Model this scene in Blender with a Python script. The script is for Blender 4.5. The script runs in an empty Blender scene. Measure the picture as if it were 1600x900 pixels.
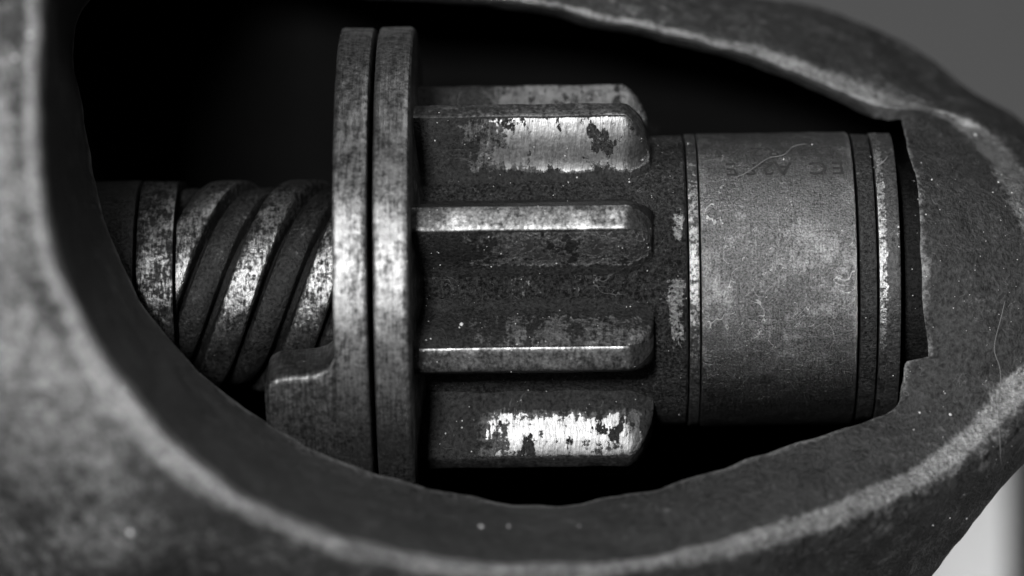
import bpy, bmesh, math, random
from mathutils import Vector, noise, Euler
from mathutils.bvhtree import BVHTree
random.seed(7)
S = bpy.context.scene
C = S.collection
S.unit_settings.scale_length = 0.005          # one unit is about 5 mm of the real starter drive
D = 6700.0                                    # camera distance in the same hundredths of a unit
# ------------------------------------------------------------------ camera, world, lamps, exposure
cam = bpy.data.cameras.new('camera'); co = bpy.data.objects.new('camera', cam); C.objects.link(co)
co.location = (1.0, -D/100, 0); co.rotation_euler = (math.radians(90), 0, 0)
cam.sensor_width = 36; cam.lens = 36*(D/100)/16; cam.shift_x = -0.0625
cam.clip_start = 1; cam.clip_end = 500
cam.dof.use_dof = True; cam.dof.focus_distance = (D-215)/100; cam.dof.aperture_fstop = 0.095
S.camera = co
w = bpy.data.worlds.new('World'); S.world = w; w.use_nodes = True
w.node_tree.nodes['Background'].inputs[0].default_value = (0.5, 0.5, 0.5, 1)
w.node_tree.nodes['Background'].inputs[1].default_value = 0.05
def area(name, az, el, dist, sx, sy, power, tgt=(0, 0, 0)):
    l = bpy.data.lights.new(name, 'AREA'); l.shape = 'RECTANGLE'; l.size = sx; l.size_y = sy; l.energy = power
    o = bpy.data.objects.new(name, l); C.objects.link(o)
    a, e = math.radians(az), math.radians(el)
    d = Vector((math.sin(a)*math.cos(e), -math.cos(a)*math.cos(e), math.sin(e)))
    o.location = Vector(tgt)+d*dist
    o.rotation_euler = (-d).to_track_quat('-Z', 'Y').to_euler()
    return o
area('window_softbox', -10, 9.5, 76, 10, 8, 60000, (0, -2, 0))
area('added_side_lamp', -66, 30, 60, 14, 14, 25000, (-6, -6, 0))  # added lamp, unseen, brightens the housing's left skin and rim
area('overhead_fill', 30, 76, 40, 12, 12, 2500, (5, 0, 0))
area('backdrop_fill', 55, -8, 24, 8, 8, 4300, (10.5, 35, -7))  # added fill out of view, lights the backdrop and pale board
S.view_settings.view_transform = 'Standard'; S.view_settings.look = 'None'
S.view_settings.exposure = 0.0; S.view_settings.gamma = 1
S.render.resolution_x = 1024; S.render.resolution_y = 576

# ------------------------------------------------------------------ helpers
def P(px, py, z):
    k = (D-z)/D
    return Vector(((900+(px-900)*k-800)/100, -z/100, -(py-450)*k/100))
ROLL = math.radians(0.75)
YC = 440.0
def AX(x, th, r):
    """point on the drive: x along the axle, th up from the side that faces us (radians), r radius"""
    dx = (x-900)/100; u = r*math.sin(th)/100
    return Vector((1.0+dx*math.cos(ROLL)-u*math.sin(ROLL), -r*math.cos(th)/100,
                   (450-YC)/100+dx*math.sin(ROLL)+u*math.cos(ROLL)))
def mesh_obj(name, V, F, mat, parent=None, attr=None, smooth=True, sharp=32):
    org = parent.location if parent else Vector((0, 0, 0))
    p = parent
    while p is not None and p.parent is not None:
        p = p.parent; org = org+p.location
    me = bpy.data.meshes.new(name)
    if parent is None:
        org = sum(V, Vector((0, 0, 0)))/len(V)
    me.from_pydata([tuple(v-org) for v in V], [], F)
    me.materials.append(mat)
    a = me.attributes.new('polish_light', 'FLOAT', 'POINT')
    a.data.foreach_set('value', attr if attr else [0.0]*len(V))
    bm = bmesh.new(); bm.from_mesh(me); bmesh.ops.recalc_face_normals(bm, faces=bm.faces)
    for e in bm.edges:
        if len(e.link_faces) == 2 and e.calc_face_angle(0) > math.radians(sharp): e.smooth = False
    bm.to_mesh(me); bm.free()
    if smooth: me.polygons.foreach_set('use_smooth', [True]*len(me.polygons))
    o = bpy.data.objects.new(name, me); C.objects.link(o)
    if parent: o.parent = parent
    else: o.location = org
    return o
def tag(o, label=None, cat=None, group=None, kind=None):
    if label: o['label'] = label
    if cat: o['category'] = cat
    if group: o['group'] = group
    if kind: o['kind'] = kind
    return o
def empty(name, loc, label, cat, group=None):
    o = bpy.data.objects.new(name, None); o.empty_display_size = .3; C.objects.link(o)
    o.location = loc; return tag(o, label, cat, group)
def fbm(v, s, oct=3, seed=0):
    return noise.fractal(v*s+Vector((seed*3.7, seed*1.3, seed*7.1)), 1.0, 2.0, oct)
def lerp(a, b, t): return a+(b-a)*t
def sst(a, b, x):
    t = max(0, min(1, (x-a)/(b-a))); return t*t*(3-2*t)
def densify(prof, step):
    out = []
    for i in range(len(prof)-1):
        (x0, r0), (x1, r1) = prof[i], prof[i+1]
        n = max(1, int(math.hypot(x1-x0, r1-r0)/step))
        for k in range(n): out.append((lerp(x0, x1, k/n), lerp(r0, r1, k/n)))
    out.append(prof[-1]); return out
def rev_data(prof, n=320, rough=0.0, freq=1.6, seed=0, pol=None, step=12, edge=None):
    prof = densify(prof, step); V = []; F = []; A = []
    for i, (x, r) in enumerate(prof):
        for k in range(n):
            th = 2*math.pi*k/n
            p = AX(x, th, r)
            if rough:
                q = fbm(p, freq, 4, seed)*rough
                ex = fbm(p, freq*2.2, 3, seed+5)*(edge(x) if edge else 0)
                p = AX(x+ex, th, r+q)
            V.append(p); A.append(pol(x, th, r) if pol else 0.0)
    m = len(prof)
    for i in range(m-1):
        for k in range(n):
            F.append((i*n+k, i*n+(k+1) % n, (i+1)*n+(k+1) % n, (i+1)*n+k))
    F.append(tuple(range(n))[::-1]); F.append(tuple((m-1)*n+k for k in range(n)))
    return V, F, A
def rev(name, prof, mat, parent, **kw):
    V, F, A = rev_data(prof, **kw); return mesh_obj(name, V, F, mat, parent, A)
def ringp(x0, x1, r, b=2.0, inner=60):
    """profile of a ring with softened corners"""
    return [(x0, inner), (x0, r-b), (x0+b*.3, r-b*.3), (x0+b, r), (x1-b, r), (x1-b*.3, r-b*.3), (x1, r-b), (x1, inner)]

# ------------------------------------------------------------------ materials
def metal(name, grime=0.05, steel=0.45, bias=0.0, patch=2.2, rg=0.62, rs=0.33, met_g=0.35, grain=26, gb=0.35,
          streak=0.0, polish_light_gain=1.0, mott=0.5, mm=.5, scr=0.0, lump=0.15, sparkle=0.0, sstretch=(60, 2.5, 2.5), contrast=9.0, gg=0.0, spec=.5, pit=0.0, calm=.35):
    m = bpy.data.materials.new(name); m.use_nodes = True
    nt = m.node_tree; N = nt.nodes; L = nt.links
    b = N['Principled BSDF']
    def nd(t, **k):
        n = N.new(t)
        for a, v in k.items(): setattr(n, a, v)
        return n
    tc = nd('ShaderNodeTexCoord')
    def noi(scale, det=6, rough=.6, vec=None, dist=0.0):
        n = nd('ShaderNodeTexNoise'); n.inputs['Scale'].default_value = scale
        n.inputs['Detail'].default_value = det; n.inputs['Roughness'].default_value = rough
        n.inputs['Distortion'].default_value = dist
        L.new(vec if vec else tc.outputs['Object'], n.inputs['Vector']); return n.outputs['Fac']
    def mth(op, a, c=None, cl=False, d=None):
        n = nd('ShaderNodeMath', operation=op); n.use_clamp = cl
        for i, v in enumerate((a, c, d)):
            if v is None: continue
            if isinstance(v, (int, float)): n.inputs[i].default_value = v
            else: L.new(v, n.inputs[i])
        return n.outputs[0]
    mp = nd('ShaderNodeMapping'); mp.inputs['Scale'].default_value = sstretch
    L.new(tc.outputs['Object'], mp.inputs['Vector'])
    st = noi(1.0, 3, .7, mp.outputs[0])
    at = nd('ShaderNodeAttribute'); at.attribute_name = 'polish_light'
    big = noi(patch, 8, .68, dist=.3)
    med = noi(patch*5, 5, .65)
    fine = noi(grain, 4, .7)
    # how clean the metal is here, plus light painted through the attribute
    v = mth('ADD', mth('MULTIPLY', mth('SUBTRACT', big, .5), 1.5), bias)
    v = mth('ADD', v, mth('MULTIPLY', mth('SUBTRACT', med, .5), .9))
    v = mth('ADD', v, mth('MULTIPLY', mth('SUBTRACT', fine, .5), .45))
    if streak: v = mth('ADD', v, mth('MULTIPLY', mth('SUBTRACT', st, .5), streak))
    v = mth('ADD', v, mth('MULTIPLY', at.outputs['Fac'], polish_light_gain))
    if pit:
        pm = nd('ShaderNodeMapping'); pm.inputs['Scale'].default_value = (3.4, 2.0, 2.0)
        L.new(tc.outputs['Object'], pm.inputs['Vector'])
        pn_ = noi(1.0, 5, .62, pm.outputs[0])
        pv = mth('MULTIPLY_ADD', mth('SUBTRACT', pn_, .575), 22.0, cl=True, d=0.0)
        v = mth('SUBTRACT', v, mth('MULTIPLY', pv, pit))
    clean = mth('MULTIPLY_ADD', v, contrast, cl=True, d=0.0)
    # colours
    tone = mth('ADD', mth('MULTIPLY', mth('SUBTRACT', med, .5), mm*2), mth('MULTIPLY', mth('MULTIPLY', mth('SUBTRACT', fine, .5), mott*5), mth('SUBTRACT', 1.0, mth('MULTIPLY', clean, calm))))
    tone = mth('ADD', tone, mth('MULTIPLY', mth('SUBTRACT', big, .5), mm*1.5))
    if streak: tone = mth('ADD', tone, mth('MULTIPLY', mth('SUBTRACT', st, .5), streak*1.4))
    tone = mth('MAXIMUM', mth('ADD', tone, 1.0), .15)
    col = mth('MULTIPLY', mth('ADD', mth('MULTIPLY', clean, steel-grime), grime), tone)
    if sparkle:
        vo = nd('ShaderNodeTexVoronoi'); vo.inputs['Scale'].default_value = 14
        L.new(tc.outputs['Object'], vo.inputs['Vector'])
        sp = mth('LESS_THAN', vo.outputs['Distance'], .13)
        sp = mth('MULTIPLY', sp, mth('GREATER_THAN', med, .56))
        col = mth('ADD', col, mth('MULTIPLY', sp, sparkle))
    if scr:
        ridge = noi(1.7, 2, .5, dist=1.2)
        ln = mth('LESS_THAN', mth('ABSOLUTE', mth('SUBTRACT', ridge, .5)), .0035)
        ln = mth('MULTIPLY', ln, mth('GREATER_THAN', noi(2.9, 3), .52))
        col = mth('ADD', col, mth('MULTIPLY', ln, scr))
    cc = nd('ShaderNodeCombineColor')
    for i in range(3): L.new(col, cc.inputs[i])
    L.new(cc.outputs[0], b.inputs['Base Color'])
    L.new(mth('ADD', mth('MULTIPLY', clean, 1-met_g), met_g, cl=True), b.inputs['Metallic'])
    ro = mth('ADD', mth('MULTIPLY', clean, rs-rg), rg)
    ro = mth('ADD', ro, mth('MULTIPLY', mth('SUBTRACT', fine, .5), .35), cl=True)
    L.new(ro, b.inputs['Roughness'])
    h = mth('ADD', mth('MULTIPLY', fine, gb), mth('MULTIPLY', med, lump*3))
    h = mth('ADD', h, mth('MULTIPLY', clean, -.12))
    if gg: h = mth('ADD', h, mth('MULTIPLY', mth('MULTIPLY', fine, gg), mth('SUBTRACT', 1.0, clean)))
    b.inputs['Specular IOR Level'].default_value = spec
    if streak: h = mth('ADD', h, mth('MULTIPLY', st, streak*.4))
    bu = nd('ShaderNodeBump'); bu.inputs['Strength'].default_value = 1.0; bu.inputs['Distance'].default_value = .03
    L.new(h, bu.inputs['Height']); L.new(bu.outputs[0], b.inputs['Normal'])
    return m
M = {}
M['cast'] = metal('cast_iron', .046, .38, -.24, patch=1.1, rg=.55, rs=.42, met_g=.35, grain=15, gb=2.0, mott=.8, mm=.8, lump=.34, polish_light_gain=3.0, contrast=1.25, scr=.06)
M['rim'] = metal('disc_steel', .09, .24, .05, patch=1.8, rg=.48, rs=.45, met_g=.85, grain=20, gb=.16, streak=.9, mott=.35, mm=1.1, contrast=2.5, lump=.05, sstretch=(26, 2.0, 2.0))
M['tooth'] = metal('tooth_steel', .028, .25, -.55, patch=2.6, rg=.56, rs=.45, met_g=.22, gg=1.3, spec=.3, grain=20, gb=.05, streak=.7, mott=.9, mm=.6, lump=.04, polish_light_gain=1.0, contrast=2.6, sstretch=(15, 3.0, 3.0), scr=.05, pit=.75, calm=.88)
M['land'] = metal('worn_tip_steel', .10, .42, -.05, patch=2.6, rg=.48, rs=.40, met_g=.8, grain=20, gb=.15, streak=.5, mott=.5, mm=.8, lump=.05, polish_light_gain=1.0, contrast=1.6, sstretch=(16, 4, 4))
M['hub'] = metal('greasy_steel', .034, .45, -.50, patch=2.4, rg=.5, rs=.36, met_g=.5, grain=22, gb=2.0, mott=1.6, mm=1.2, lump=.35, streak=.8, polish_light_gain=1.0, sparkle=.15, contrast=4, scr=.1, sstretch=(40, 3, 3))
M['sleeve'] = metal('sleeve_steel', .19, .46, -.02, patch=1.2, rg=.38, rs=.33, met_g=1.0, grain=34, gb=.75, mott=.75, mm=.3, lump=.04, streak=.35, sstretch=(34, 1.6, 1.6), contrast=1.6, scr=.3)
M['ring'] = metal('ring_steel', .08, .42, -.12, patch=4.5, rg=.5, rs=.32, met_g=.7, grain=20, gb=.5, mott=.7, streak=.3, contrast=6)
M['dark'] = metal('dark_steel', .04, .20, -.3, patch=4, rg=.5, rs=.4, met_g=.6, grain=22, gb=1.2, mott=1.0, mm=.8, contrast=4)
M['core'] = metal('core_steel', .012, .05, -.25, patch=3, rg=.5, rs=.4, met_g=.6, grain=22, gb=1.0, mott=1.0, mm=.8, contrast=3)
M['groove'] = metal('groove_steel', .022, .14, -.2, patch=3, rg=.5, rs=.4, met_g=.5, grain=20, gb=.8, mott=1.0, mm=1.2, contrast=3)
M['screw'] = metal('screw_steel', .04, .31, -.08, patch=2.6, rg=.46, rs=.32, met_g=.8, grain=20, gb=.5, streak=.9, mott=.6, mm=.7, contrast=3.4, sstretch=(22, 6, 6))
def plain(name, v, rough=.6, emit=None):
    m = bpy.data.materials.new(name); m.use_nodes = True; nt = m.node_tree
    b = nt.nodes['Principled BSDF']
    n = nt.nodes.new('ShaderNodeTexNoise'); n.inputs['Scale'].default_value = 1.5
    r = nt.nodes.new('ShaderNodeMapRange'); r.inputs[3].default_value = v*.92; r.inputs[4].default_value = v*1.08
    tc = nt.nodes.new('ShaderNodeTexCoord'); nt.links.new(tc.outputs['Object'], n.inputs['Vector'])
    nt.links.new(n.outputs['Fac'], r.inputs[0]); nt.links.new(r.outputs[0], b.inputs['Base Color'])
    b.inputs['Roughness'].default_value = rough
    return m
M['lint'] = plain('pale_lint', .2, .8)
M['dust'] = plain('pale_dust', .7, .8)
M['cavity_shade'] = plain('painted_cavity_shade', .006, .9)  # shade of the cavity put into a near-black base colour
M['cavity_shade'].node_tree.nodes['Principled BSDF'].inputs['Specular IOR Level'].default_value = .0
M['stamp'] = plain('stamped_inlay', .035, .8)  # dark inlay that draws the letters
M['stamp'].node_tree.nodes['Principled BSDF'].inputs['Specular IOR Level'].default_value = .15
M['wall'] = plain('grey_backdrop', .12, .9)
M['pale'] = plain('pale_board', .8, .8)
M['darkb'] = plain('dark_board', .1, .8)

# ------------------------------------------------------------------ setting: backdrop
def boxobj(name, x0, x1, y0, y1, z0, z1, mat):
    V = [Vector((x, y, z)) for x in (x0, x1) for y in (y0, y1) for z in (z0, z1)]
    F = [(0, 1, 3, 2), (4, 6, 7, 5), (0, 4, 5, 1), (2, 3, 7, 6), (0, 2, 6, 4), (1, 5, 7, 3)]
    return mesh_obj(name, V, F, mat)
tag(boxobj('backdrop', -60, 70, 60, 61, -60, 60, M['wall']), 'plain out of focus grey backdrop behind the housing', None, None, 'structure')

tag(boxobj('pale_board', P(1250, 0, -3500).x, P(1574, 0, -3500).x, 35, 35.6, P(0, 1200, -3500).z, P(0, 690, -3500).z, M['pale']),
    'blurred pale board standing behind the housing at lower right', 'board')
# ------------------------------------------------------------------ cast housing
ST = [
 ((350,-70,-100),(345,-88,-60),(300,-260,-150)),
 ((560,-6,-120),(565,-22,-90),(560,-200,-250)),
 ((760,10,-140),(764,-6,-105),(780,-120,-320)),
 ((900,36,-150),(905,20,-115),(960,-60,-380)),
 ((1050,70,-150),(1057,54,-120),(1130,-15,-420)),
 ((1160,100,-150),(1168,84,-120),(1250,5,-430)),
 ((1230,124,-140),(1238,106,-110),(1340,32,-420)),
 ((1300,155,-130),(1310,137,-100),(1430,78,-400)),
 ((1360,183,-100),(1372,160,-75),(1520,138,-370)),
 ((1408,188,10),(1440,168,-30),(1610,198,-330)),
 ((1414,222,90),(1520,205,-50),(1700,270,-260)),
 ((1430,290,190),(1590,290,110),(1760,350,-150)),
 ((1436,400,245),(1640,400,190),(1800,450,-50)),
 ((1443,500,260),(1650,500,240),(1800,540,0)),
 ((1447,557,270),(1640,555,265),(1760,620,60)),
 ((1415,563,275),(1600,598,270),(1690,670,120)),
 ((1407,600,280),(1562,640,300),(1640,690,150)),
 ((1388,642,300),(1492,705,350),(1585,742,150)),
 ((1300,674,330),(1400,762,420),(1545,790,150)),
 ((1200,706,360),(1280,812,500),(1500,850,150)),
 ((1100,737,390),(1160,846,580),(1445,920,150)),
 ((1000,766,410),(1040,872,650),(1350,1010,180)),
 ((900,786,430),(920,886,720),(1150,1080,250)),
 ((800,784,430),(780,886,780),(850,1120,400)),
 ((700,768,430),(640,872,820),(640,1100,450)),
 ((600,744,420),(520,842,860),(420,1060,500)),
 ((500,706,400),(410,795,890),(220,1030,480)),
 ((420,662,380),(320,735,910),(0,1060,480)),
 ((330,596,350),(235,655,920),(-140,900,520)),
 ((230,482,320),(150,535,930),(-190,720,680)),
 ((180,385,290),(95,420,930),(-200,500,740)),
 ((150,285,270),(68,300,920),(-220,300,740)),
 ((132,180,250),(64,180,900),(-220,150,720)),
 ((117,95,235),(66,80,870),(-220,0,680)),
 ((130,15,210),(80,-30,800),(-180,-120,600)),
 ((200,-50,60),(180,-90,500),(0,-240,300)),
]
def build_housing():
    n = len(ST)
    inner = [P(*s[0]) for s in ST]; rim = [P(*s[1]) for s in ST]; out = [P(*s[2]) for s in ST]
    cen = Vector((0.2, 0, 0))
    def outw(p, k, z):
        q = Vector((cen.x+(p.x-cen.x)*k, -z/100, cen.z+(p.z-cen.z)*k)); return q
    loops = []
    c1 = []; c2 = []; c3 = []; o2 = []
    for s, p, q in zip(ST, inner, out):
        z = s[0][2]
        d = Vector((p.x-cen.x, 0, p.z-cen.z)).normalized()
        c1.append(p+d*.28+Vector((0, .55, 0)))
        kz = min(z-160, 40)
        e = d.copy(); e.z *= 1.0
        c2.append(Vector((p.x+e.x*.4, -kz/100, p.z+e.z*(1.6 if e.z < 0 else .9))))
        c3.append(Vector((p.x+e.x*.3, 7.0, p.z+e.z*(1.2 if e.z < 0 else .6))))
        o2.append(outw(q, .97, -900))
    loops = [c3, c2, c1, inner, rim, out, o2]
    steps = [6, 6, 8, 26, 34, 10]
    per = 14
    def cr(L, i, t):
        a, b, c, d = L[(i-1) % n], L[i], L[(i+1) % n], L[(i+2) % n]
        return .5*((2*b)+(c-a)*t+(2*a-5*b+4*c-d)*t*t+(3*b-3*c+d-a)*t*t*t)
    V = []; A = []; cols = n*per
    grid = []
    for i in range(n):
        for k in range(per):
            t = k/per
            pts = []; par = []
            # keep corners at the small notch crisp
            pl = [cr(L, i, t) if not (L is inner and i in (8, 9, 13, 14)) else L[i].lerp(L[(i+1) % n], t) for L in loops]
            for j in range(len(pl)-1):
                for m in range(steps[j]):
                    pts.append(pl[j].lerp(pl[j+1], m/steps[j])); par.append(j+m/steps[j])
            pts.append(pl[-1]); par.append(len(pl)-1.0)
            bulge = []
            for p, u in zip(pts, par):      # outer skin swells a little between rim and outline
                if 4 < u < 5: p = p+Vector((0, -1.0, 0))*(math.sin((u-4)*math.pi)*.7)
                if 3 < u < 4: p = p+Vector((0, -1.0, 0))*(math.sin((u-3)*math.pi)*.12)
                bulge.append(p)
            pts = bulge
            for it in range(1):
                pts = [pts[0]]+[(pts[m-1]+pts[m]*2+pts[m+1])/4 for m in range(1, len(pts)-1)]+[pts[-1]]
            grid.append((pts, par))
    m = len(grid[0][0])
    for g, (pts, par) in enumerate(grid):
        for p, u in zip(pts, par):
            k = fbm(p, .9, 4, 3)*((.045 if u < 3.4 else .07)*(1-.6*sst(4.5, 6, p.x)*sst(3.5, 3.2, u)))+fbm(p, 4.5, 3, 9)*.012
            if u < 2.5: k *= .6
            q = p+Vector((.35, -1, .35))*k
            q = q+Vector((fbm(p, 1.3, 3, 21), 0, fbm(p, 1.3, 3, 31)))*.035
            V.append(q)
            wear_light = math.exp(-((u-4.0)/(.055+.055*sst(2, 6, p.x)))**2)*(1.05+.6*fbm(p, .8, 3, 12)) + sst(4.03, 4.2, u)*(.06+.20*sst(-3.0, -5.5, p.x)*sst(-4.2, -1.5, p.z)*sst(4.5, 2, p.z))  # rim wear with its highlight painted in; left skin lightened to look lit
            wear_light += .22*math.exp(-((u-3.0)/.06)**2)
            A.append(max(0, wear_light)*1.0)
    F = []
    for g in range(cols):
        h = (g+1) % cols
        for r in range(m-1):
            F.append((g*m+r, h*m+r, h*m+r+1, g*m+r+1))
    cb = len(V); V.append(Vector((.2, 7.0, 0))); A.append(0)
    ce = len(V); V.append(Vector((.2, 9.0, 0))); A.append(0)
    for g in range(cols):
        h = (g+1) % cols
        F.append((cb, h*m, g*m)); F.append((ce, g*m+m-1, h*m+m-1))
    return V, F, A
V, F, A = build_housing()
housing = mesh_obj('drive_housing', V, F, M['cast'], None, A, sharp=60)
housing.data.materials.append(M['cavity_shade'])
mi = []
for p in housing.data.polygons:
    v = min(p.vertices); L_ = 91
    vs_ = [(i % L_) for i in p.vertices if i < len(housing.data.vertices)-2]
    mi.append(1 if (max(vs_) < 20 and len(vs_) > 0) else 0)  # inner cavity faces take the painted shade
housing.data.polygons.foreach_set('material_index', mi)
tag(housing, 'dark rough cast iron housing with a worn oval window open around the gear', 'housing')

# ------------------------------------------------------------------ screw shaft on the left
sh = empty('screw_shaft', AX(380, 0, 0), 'dark steel shaft with slanting screw threads left of the two discs', 'shaft')
rev('core', [(60, 20), (60, 128), (600, 128), (600, 20)], M['core'], sh, n=200, rough=2.0)
rev('bushing', ringp(70, 224, 166, 2), M['dark'], sh, rough=1.2)
rev('collar', ringp(229, 285, 165, 2), M['screw'], sh, rough=1.2, pol=lambda x, t, r: .14)
LEAD = 350/(2*math.pi)
def helix(name, x0, cs, mat, pw):
    V = []; F = []; A = []; n = 260; m = len(cs)
    for k in range(n+1):
        th = -.9*math.pi+k/n*3.6*math.pi
        x = x0+LEAD*th
        for (dx, r) in cs:
            q = fbm(AX(x+dx, th, r), 2.0, 3, 4)*1.2
            V.append(AX(min(max(x+dx, 290), 580), th, r+q)); A.append(pw*sst(158, 164, r)+.12*math.exp(-((dx-23)/2.0)**2))
    for k in range(n):
        for j in range(m): F.append((k*m+j, k*m+(j+1) % m, (k+1)*m+(j+1) % m, (k+1)*m+j))
    F.append(tuple(range(m))); F.append(tuple(n*m+j for j in range(m)))
    mesh_obj(name, V, F, mat, sh, A)
for s in range(3):
    x0 = 393+s*350/3-350
    helix('thread', x0, [(-26, 120), (-25, 157), (-23, 162), (-20, 164), (-10, 164.4), (0, 164.4), (10, 164.4), (20, 164), (23, 162), (25, 157), (26, 120)], M['screw'], .25)
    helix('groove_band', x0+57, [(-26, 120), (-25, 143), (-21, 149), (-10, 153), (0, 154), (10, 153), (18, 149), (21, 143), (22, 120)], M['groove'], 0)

# ------------------------------------------------------------------ stop plate with its bent lug
pl = empty('stop_plate', AX(565, 0, 0), 'thin steel disc with a bent lug, left of the pair and beside the screw shaft', 'disc')
def dpol(x, th, r): return .25*sst(390, 398, r)
rev('disc', ringp(541.5, 593, 400, 5), M['rim'], pl, n=420, rough=1.4, freq=1.0, seed=2, pol=dpol, step=5)
def lug():
    deg = math.radians
    out = []
    def arc(cx, cy, r, a0, a1, k=9):        # y in px of arc length at r=400
        for i in range(k+1):
            a = deg(lerp(a0, a1, i/k)); out.append((cx+r*math.cos(a), cy+r*math.sin(a)))
    # unrolled outline: x, s (s = arc length downwards)
    out += [(585, 96), (544, 96)]
    arc(512, 107, 32, 0, 80)
    out += [(480, 141)]
    arc(462, 165, 22, -95, -180)
    out += [(439, 330), (439, 400), (585, 400)]
    # densify
    o2 = []
    for i in range(len(out)):
        a, b = out[i], out[(i+1) % len(out)]
        k = max(1, int(math.dist(a, b)/8))
        for j in range(k): o2.append((lerp(a[0], b[0], j/k), lerp(a[1], b[1], j/k)))
    out = o2; n = len(out)
    cx = sum(p[0] for p in out)/n; cy = sum(p[1] for p in out)/n
    rs = [(290, 0), (330, 0), (380, 0), (391, 0), (396, 1.5), (399, 4), (400.3, 8), (400.4, 20), (400.4, 45)]
    V = []; F = []; A = []
    for (r, ins) in rs:
        for i, (x, s) in enumerate(out):
            a, b = out[i-1], out[(i+1) % n]
            tx, ty = b[0]-a[0], b[1]-a[1]; L = math.hypot(tx, ty) or 1
            nx, ny = -ty/L, tx/L
            if nx*(cx-x)+ny*(cy-s) < 0 and (abs(x-cx) > 30 or s > 160): nx, ny = -nx, -ny
            if ins <= 8: X, Y = x+nx*ins, s+ny*ins
            else: X, Y = x+nx*8, s+ny*8; X = lerp(X, cx, (ins-8)/90); Y = lerp(Y, cy, (ins-8)/90)
            th = -Y/400
            p = AX(X, th, r); q = fbm(p, 1.5, 3, 4)*1.5
            V.append(AX(X+q, th, r+q*.4)); A.append(.2*sst(385, 400, r))
    for k in range(len(rs)-1):
        for i in range(n): F.append((k*n+i, k*n+(i+1) % n, (k+1)*n+(i+1) % n, (k+1)*n+i))
    F.append(tuple(range(n))); F.append(tuple((len(rs)-1)*n+i for i in range(n)))
    return V, F, A
def lug_grid():
    # height-field version: a block bent round the rim, outline by column start
    def top(x):                              # upper edge (arc px) at position x
        if x > 544: return 92-6*sst(544, 552, x)
        if x > 502:
            t = (544-x)/42.0; return 92+41*math.sqrt(max(0, 1-(1-t)**2))
        return 133+(502-x)*.10+ (24*(1-math.sqrt(max(0, 1-((462-x)/24.0)**2))) if x < 462 else 0)
    xs = [438.2+ (k/40)**1.6*146 for k in range(41)]
    V = []; F = []; A = []; ns = 44
    sec = [(290, 0), (340, 0), (382, 0), (391, 1), (397, 3.5), (400.4, 9)]
    m = len(sec)+ns
    for x in xs:
        col = []
        e = sst(438, 446, x)
        for (r, ins) in sec: col.append((top(x)+ins, r-(1-e)*6*(r > 395)))
        for k in range(1, ns+1):
            col.append((lerp(top(x)+9, 420, k/ns), 400.4-(1-e)*6))
        for (s, r) in col:
            p = AX(x, -s/400, r); q = fbm(p, 1.3, 3, 4)*1.6
            r2_ = r-1.6*sst(541, 546, x); V.append(AX(x+q*.6, -s/400, r2_+q*.5)); A.append(.05*sst(392, 399, r))
    for i in range(len(xs)-1):
        for j in range(m-1): F.append((i*m+j, i*m+j+1, (i+1)*m+j+1, (i+1)*m+j))
    # left end face and back
    base = len(V)
    for j in range(m):
        x = xs[0]; s = top(x)+8 if j < len(sec) else lerp(top(x)+8, 420, (j-len(sec)+1)/ns)
        V.append(AX(x+1.5, -s/400, 290)); A.append(0)
    for j in range(m-1): F.append((j, base+j, base+j+1, j+1))
    return V, F, A
V, F, A = lug_grid()
mesh_obj('lug', V, F, M['rim'], pl, A, sharp=50)

# ------------------------------------------------------------------ pinion: flange, hub, nine teeth
pn = empty('pinion_gear', AX(840, 0, 0), 'nine toothed steel pinion with a wide flange and greasy dark gaps between worn teeth', 'gear')
rev('flange', [(601, 60), (601, 395), (602.5, 398.5), (606, 400), (648, 400), (652, 398.5), (655, 394), (656, 300), (664, 240), (690, 150)], M['rim'], pn, n=420, rough=1.4, freq=1.1, seed=6, pol=dpol, step=5)
def hubpol(x, th, r):
    d = math.degrees(th)
    d = d-360 if d > 180 else d
    a = sst(1034, 1042, x)*sst(1070, 1060, x)*sst(-42, -10, d)*sst(4, -2, d)*.85   # rubbed patch by the sleeve
    b = sst(1040, 1050, x)*sst(1070, 1062, x)*sst(12, 18, d)*sst(32, 25, d)*.7
    c = .25*sst(740, 800, x)*sst(1010, 960, x)*sst(-12, -5, d)*sst(6, 0, d)
    return a+b+c
rev('hub', [(640, 60), (640, 224), (1066, 226), (1069, 222), (1069, 60)], M['hub'], pn, n=420, rough=1.3, freq=2.2, seed=8, pol=hubpol, step=7)
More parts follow.
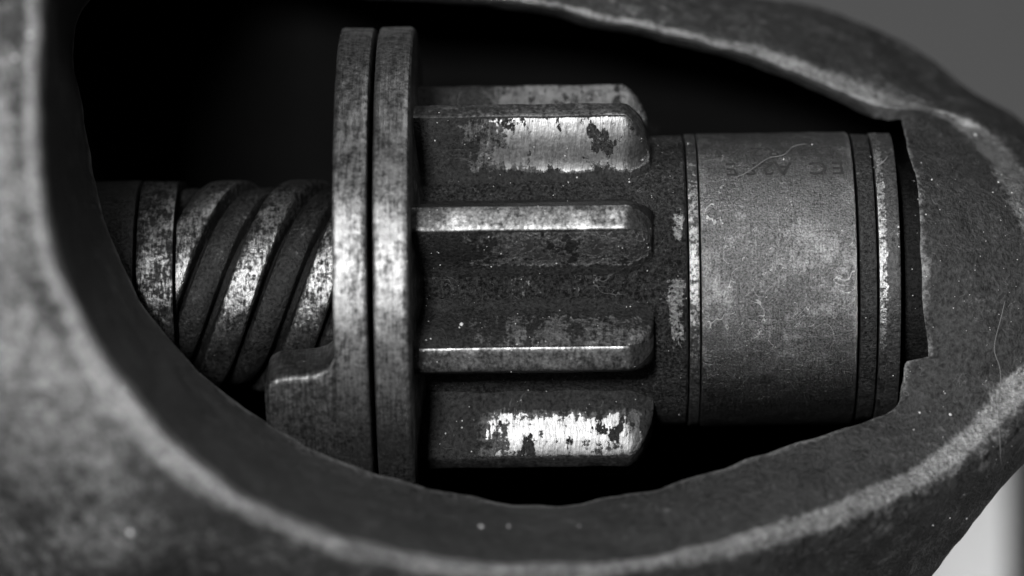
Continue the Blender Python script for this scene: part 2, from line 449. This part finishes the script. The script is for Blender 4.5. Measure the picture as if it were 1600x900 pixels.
def tooth(cd, gain_lo, gain_hi, seed, tipw=1.0, xe=1012):
    c = math.radians(cd)
    half = [(210, 17.5), (225, 15.6), (230, 13.6), (239, 11.6), (252, 9.9), (266, 8.6), (280, 7.2), (292, 5.9), (301, 4.7), (306.5, 4.0), (309.2, 3.5), (310, 2.9)]
    secs = []
    for (r, a) in half: secs.append((r, -a))
    for k in range(1, 6): secs.append((310, lerp(-2.9, 2.9, k/6)))
    for (r, a) in half[::-1]: secs.append((r, a))
    xs = [650+k*6.5 for k in range(50)]
    xs += [976, 982, 988, 994, 999, 1004, 1008, 1011, 1014, 1016]
    V = []; F = []; A = []
    for x in xs:
        t = max(0, (x-978)/38.0)
        cut = 310-26*t-30*(1-math.sqrt(max(0, 1-t*t)))-14*t**3       # rounded lead-in at the free end
        for (r, a) in secs:
            rr = min(r, cut)
            aa = a*(1-.34*t**1.2)*(r/max(rr, 1))**0.0
            th = c+math.radians(aa)
            p = AX(x, th, rr); q = fbm(p, 1.6, 4, seed)*1.5+fbm(p, 7, 2, seed)*.5
            V.append(AX(x+q*.6, th, rr+q))
            g = gain_lo if a < 0 else gain_hi
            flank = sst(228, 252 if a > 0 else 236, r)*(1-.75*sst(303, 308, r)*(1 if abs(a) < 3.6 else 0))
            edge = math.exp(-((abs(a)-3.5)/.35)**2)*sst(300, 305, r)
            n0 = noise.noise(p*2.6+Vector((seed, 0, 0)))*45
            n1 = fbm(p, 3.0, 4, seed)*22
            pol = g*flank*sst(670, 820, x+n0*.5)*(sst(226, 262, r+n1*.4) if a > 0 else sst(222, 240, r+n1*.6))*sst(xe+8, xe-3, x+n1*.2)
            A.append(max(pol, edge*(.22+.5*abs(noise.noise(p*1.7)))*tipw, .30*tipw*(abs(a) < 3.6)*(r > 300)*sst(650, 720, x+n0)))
    m = len(secs)
    for i in range(len(xs)-1):
        for j in range(m-1): F.append((i*m+j, i*m+j+1, (i+1)*m+j+1, (i+1)*m+j))
    e = (len(xs)-1)*m
    F.append(tuple(e+j for j in range(m)))
    return V, F, A
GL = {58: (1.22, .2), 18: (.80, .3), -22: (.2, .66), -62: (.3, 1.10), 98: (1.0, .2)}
for i in range(9):
    cd = 58-40*i
    tw = -1.4 if cd == -62 else 0
    key = cd if cd in GL else (cd+360 if cd+360 in GL else None)
    lo, hi = GL.get(key, (.5, .5))
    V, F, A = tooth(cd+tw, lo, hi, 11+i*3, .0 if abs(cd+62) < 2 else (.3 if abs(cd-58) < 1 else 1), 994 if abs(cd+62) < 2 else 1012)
    o = mesh_obj('tooth', V, F, M['tooth'], pn, A, sharp=40)
    o.data.materials.append(M['land'])
    ms = 29; idx = [0]*len(o.data.polygons)
    for q, p in enumerate(o.data.polygons):
        if len(p.vertices) == 4 and all(10 <= (v % ms) <= 18 for v in p.vertices): idx[q] = 1
    o.data.polygons.foreach_set('material_index', idx)
# ------------------------------------------------------------------ rings and sleeve on the nose end
r1 = empty('spacer_ring', AX(1080, 0, 0), 'narrow bright ring between the pinion hub and the stamped sleeve', 'ring')
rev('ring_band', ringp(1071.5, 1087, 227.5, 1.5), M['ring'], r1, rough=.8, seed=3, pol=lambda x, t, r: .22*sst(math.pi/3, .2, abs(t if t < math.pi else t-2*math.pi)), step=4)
sl = empty('bearing_sleeve', AX(1205, 0, 0), 'broad matte grey sleeve stamped with faint upside down letters', 'sleeve')
def slpol(x, th, r):
    return .9*sst(1318, 1324, x)*sst(1330, 1326, x)*.5 + .35*math.exp(-((x-1324)/4.5)**2) + .15*math.exp(-((x-1095)/6)**2) - .45*math.exp(-((x-1215)/60)**2-((th-.62)/.16)**2) - .25*math.exp(-((x-1285)/40)**2-((th-.5)/.1)**2)
rev('sleeve_body', [(1089, 60), (1089, 225), (1090, 227.4), (1092, 228), (1321, 228), (1324.5, 226.5), (1326, 222), (1326, 60)],
    M['sleeve'], sl, n=520, rough=.9, freq=3.2, seed=5, pol=slpol, step=5, edge=None)
def lettering(txt, right_x, elev, size, r):
    cu = bpy.data.curves.new('t', 'FONT'); cu.body = txt; cu.size = size; cu.space_character = 1.45; cu.resolution_u = 3; cu.offset = size*.008
    o = bpy.data.objects.new('t', cu); C.objects.link(o)
    dg = bpy.context.evaluated_depsgraph_get(); me = bpy.data.meshes.new_from_object(o.evaluated_get(dg))
    vs = [v.co.copy() for v in me.vertices]; fs = [tuple(p.vertices) for p in me.polygons]
    bpy.data.objects.remove(o); bpy.data.curves.remove(cu); bpy.data.meshes.remove(me)
    th0 = math.radians(elev)
    V = []; n = len(vs)
    for rr in (r-1.0, r+.45):
        for v in vs: V.append(AX(right_x-v.x, th0-v.y/r, rr))
    F = [tuple(i+n for i in f) for f in fs]
    from collections import Counter
    ec = Counter()
    for f in fs:
        for a, b in zip(f, f[1:]+f[:1]): ec[(min(a, b), max(a, b))] += 1
    F += [(a, b, b+n, a+n) for (a, b), c in ec.items() if c == 1]
    return V, F
for txt, x, el, sz in (('EC A2SE', 1313, 51, 41), ('LD R2 4', 1298, 62, 39)):
    for ch in txt:
        if ch != ' ':
            V, F = lettering(ch, x, el, sz, 228); mesh_obj('stamped_letter', V, F, M['stamp'], sl, smooth=False)
        x -= 27

r2 = empty('snap_ring', AX(1343, 0, 0), 'dark recessed ring just right of the stamped sleeve', 'ring')
rev('ring_band', ringp(1329.5, 1355, 224, 2), M['dark'], r2, rough=1.6, freq=3, seed=12, step=4)
r3 = empty('thrust_washer', AX(1375, 0, 0), 'worn steel washer with a bright left edge near the housing nose', 'washer')
rev('washer_band', ringp(1358.5, 1391, 225.5, 2), M['ring'], r3, rough=1.2, freq=3, seed=15, step=4,
    pol=lambda x, t, r: -.18+.42*sst(1375, 1368, x)+.25*math.exp(-((x-1390)/1.6)**2))
r4 = empty('end_bushing', AX(1410, 0, 0), 'near-black bushing sunk in the housing nose at the far right of the drive', 'bushing')
rev('bushing_band', ringp(1400, 1480, 180, 3), M['core'], r4, rough=2.5, freq=2.4, seed=17, step=6)  # same near-black colour as the shaft core
rev('shaft_end', ringp(1300, 1460, 120, 3, 10), M['dark'], r4, n=120)

# ------------------------------------------------------------------ lint and dust
bpy.context.view_layer.update()
trees = []
for o in list(C.objects):
    if o.type == 'MESH' and o.name.split('.')[0] not in ('backdrop',):
        mw = o.matrix_world
        trees.append(BVHTree.FromPolygons([mw @ v.co for v in o.data.vertices], [tuple(p.vertices) for p in o.data.polygons]))
CAMP = Vector((1.0, -D/100, 0))
def hit(px, py):
    d = (P(px, py, 0)-CAMP).normalized(); best = None
    for t in trees:
        h = t.ray_cast(CAMP, d)
        if h[0] is not None and (best is None or h[3] < best[3]): best = h
    return best
def fibre(pts, rad, label, lift=.012):
    P3 = []
    for i in range(len(pts)-1):
        k = max(2, int(math.dist(pts[i], pts[i+1])/4))
        for j in range(k):
            t = j/k
            a = pts[max(i-1, 0)]; b = pts[i]; c = pts[i+1]; d = pts[min(i+2, len(pts)-1)]
            q = [.5*(2*b[m]+(c[m]-a[m])*t+(2*a[m]-5*b[m]+4*c[m]-d[m])*t*t+(3*b[m]-3*c[m]+d[m]-a[m])*t**3) for m in (0, 1)]
            h = hit(*q)
            if h:
                nrm = h[1] if h[1].y < 0 else -h[1]
                P3.append(h[0]+nrm*(lift+abs(noise.noise(h[0]*2))*.02))
    if len(P3) < 4: return
    for _ in range(3): P3 = [P3[0]]+[(P3[i-1]+P3[i]*2+P3[i+1])/4 for i in range(1, len(P3)-1)]+[P3[-1]]
    V = []; F = []
    for i, p in enumerate(P3):
        t = (P3[min(i+1, len(P3)-1)]-P3[max(i-1, 0)]).normalized()
        u = t.cross(Vector((0, 1, 0.01))).normalized(); v = t.cross(u)
        r = rad*(.5+.5*min(1, min(i, len(P3)-1-i)/3))
        for k in range(6): V.append(p+(u*math.cos(k*math.pi/3)+v*math.sin(k*math.pi/3))*r)
    for i in range(len(P3)-1):
        for k in range(6): F.append((i*6+k, i*6+(k+1) % 6, (i+1)*6+(k+1) % 6, (i+1)*6+k))
    tag(mesh_obj('lint_fibre', V, F, M['lint'], None), label, 'lint', 'lint fibres caught on the oily metal')
fibre([(1146, 278), (1160, 275), (1180, 262), (1205, 246), (1228, 243), (1238, 230), (1262, 226)], .006, 'long pale wavy fibre lying across the stamped letters')
fibre([(1570, 470), (1563, 500), (1553, 545), (1563, 580), (1560, 640), (1563, 730)], .005, 'long thin fibre hanging down the housing at far right')
fibre([(1366, 262), (1378, 258), (1385, 250), (1388, 242)], .011, 'short curled fibre at the top of the thrust washer')
fibre([(715, 165), (718, 150), (722, 142)], .006, 'thin curl of fibre over the back tooth by the flange')
fibre([(1205, 362), (1215, 366), (1222, 360), (1230, 358)], .006, 'tiny curl of fibre at the middle of the sleeve')
# dust: hundreds of specks nobody could count
bm = bmesh.new()
def speck(px, py, r):
    h = hit(px, py)
    if not h: return
    q = bmesh.ops.create_icosphere(bm, subdivisions=1, radius=r)
    rr = Euler((random.random()*3, random.random()*3, random.random()*3)).to_matrix()
    sx = Vector((random.uniform(.6, 1.3), random.uniform(.6, 1.3), random.uniform(.5, 1)))
    for v in q['verts']:
        c = Vector((v.co.x*sx.x, v.co.y*sx.y, v.co.z*sx.z)); v.co = rr @ c+h[0]
for (x, y, r) in [(1524, 211, .03), (1437, 645, .025), (1485, 648, .028), (752, 823, .035), (795, 823, .025), (905, 822, .02), (204, 832, .045), (47, 55, .045),
                  (23, 90, .045), (1560, 285, .02), (1456, 281, .02), (1565, 273, .016), (662, 548, .022), (985, 479, .015), (1404, 355, .025), (1510, 135, .03), (1025, 75, .025),
                  (1075, 225, .02), (1269, 226, .02), (1510, 810, .02), (721, 507, .03), (718, 512, .02), (686, 176, .016), (888, 285, .016)]:
    speck(x, y, r)
for _ in range(330):
    a = random.random()
    if a < .55: x, y = random.uniform(660, 1065), random.uniform(180, 720)
    elif a < .75: x, y = random.uniform(1070, 1440), random.uniform(230, 600)
    else: x, y = random.uniform(1420, 1600), random.uniform(250, 850)
    speck(x, y, random.choice((.006, .007, .008, .010, .013)))
me = bpy.data.meshes.new('dust_specks'); bm.to_mesh(me); bm.free(); me.materials.append(M['dust'])
o = bpy.data.objects.new('dust_specks', me); C.objects.link(o)
tag(o, 'fine pale dust specks scattered over the oily metal', 'dust', None, 'stuff')
S.render.engine = 'CYCLES'
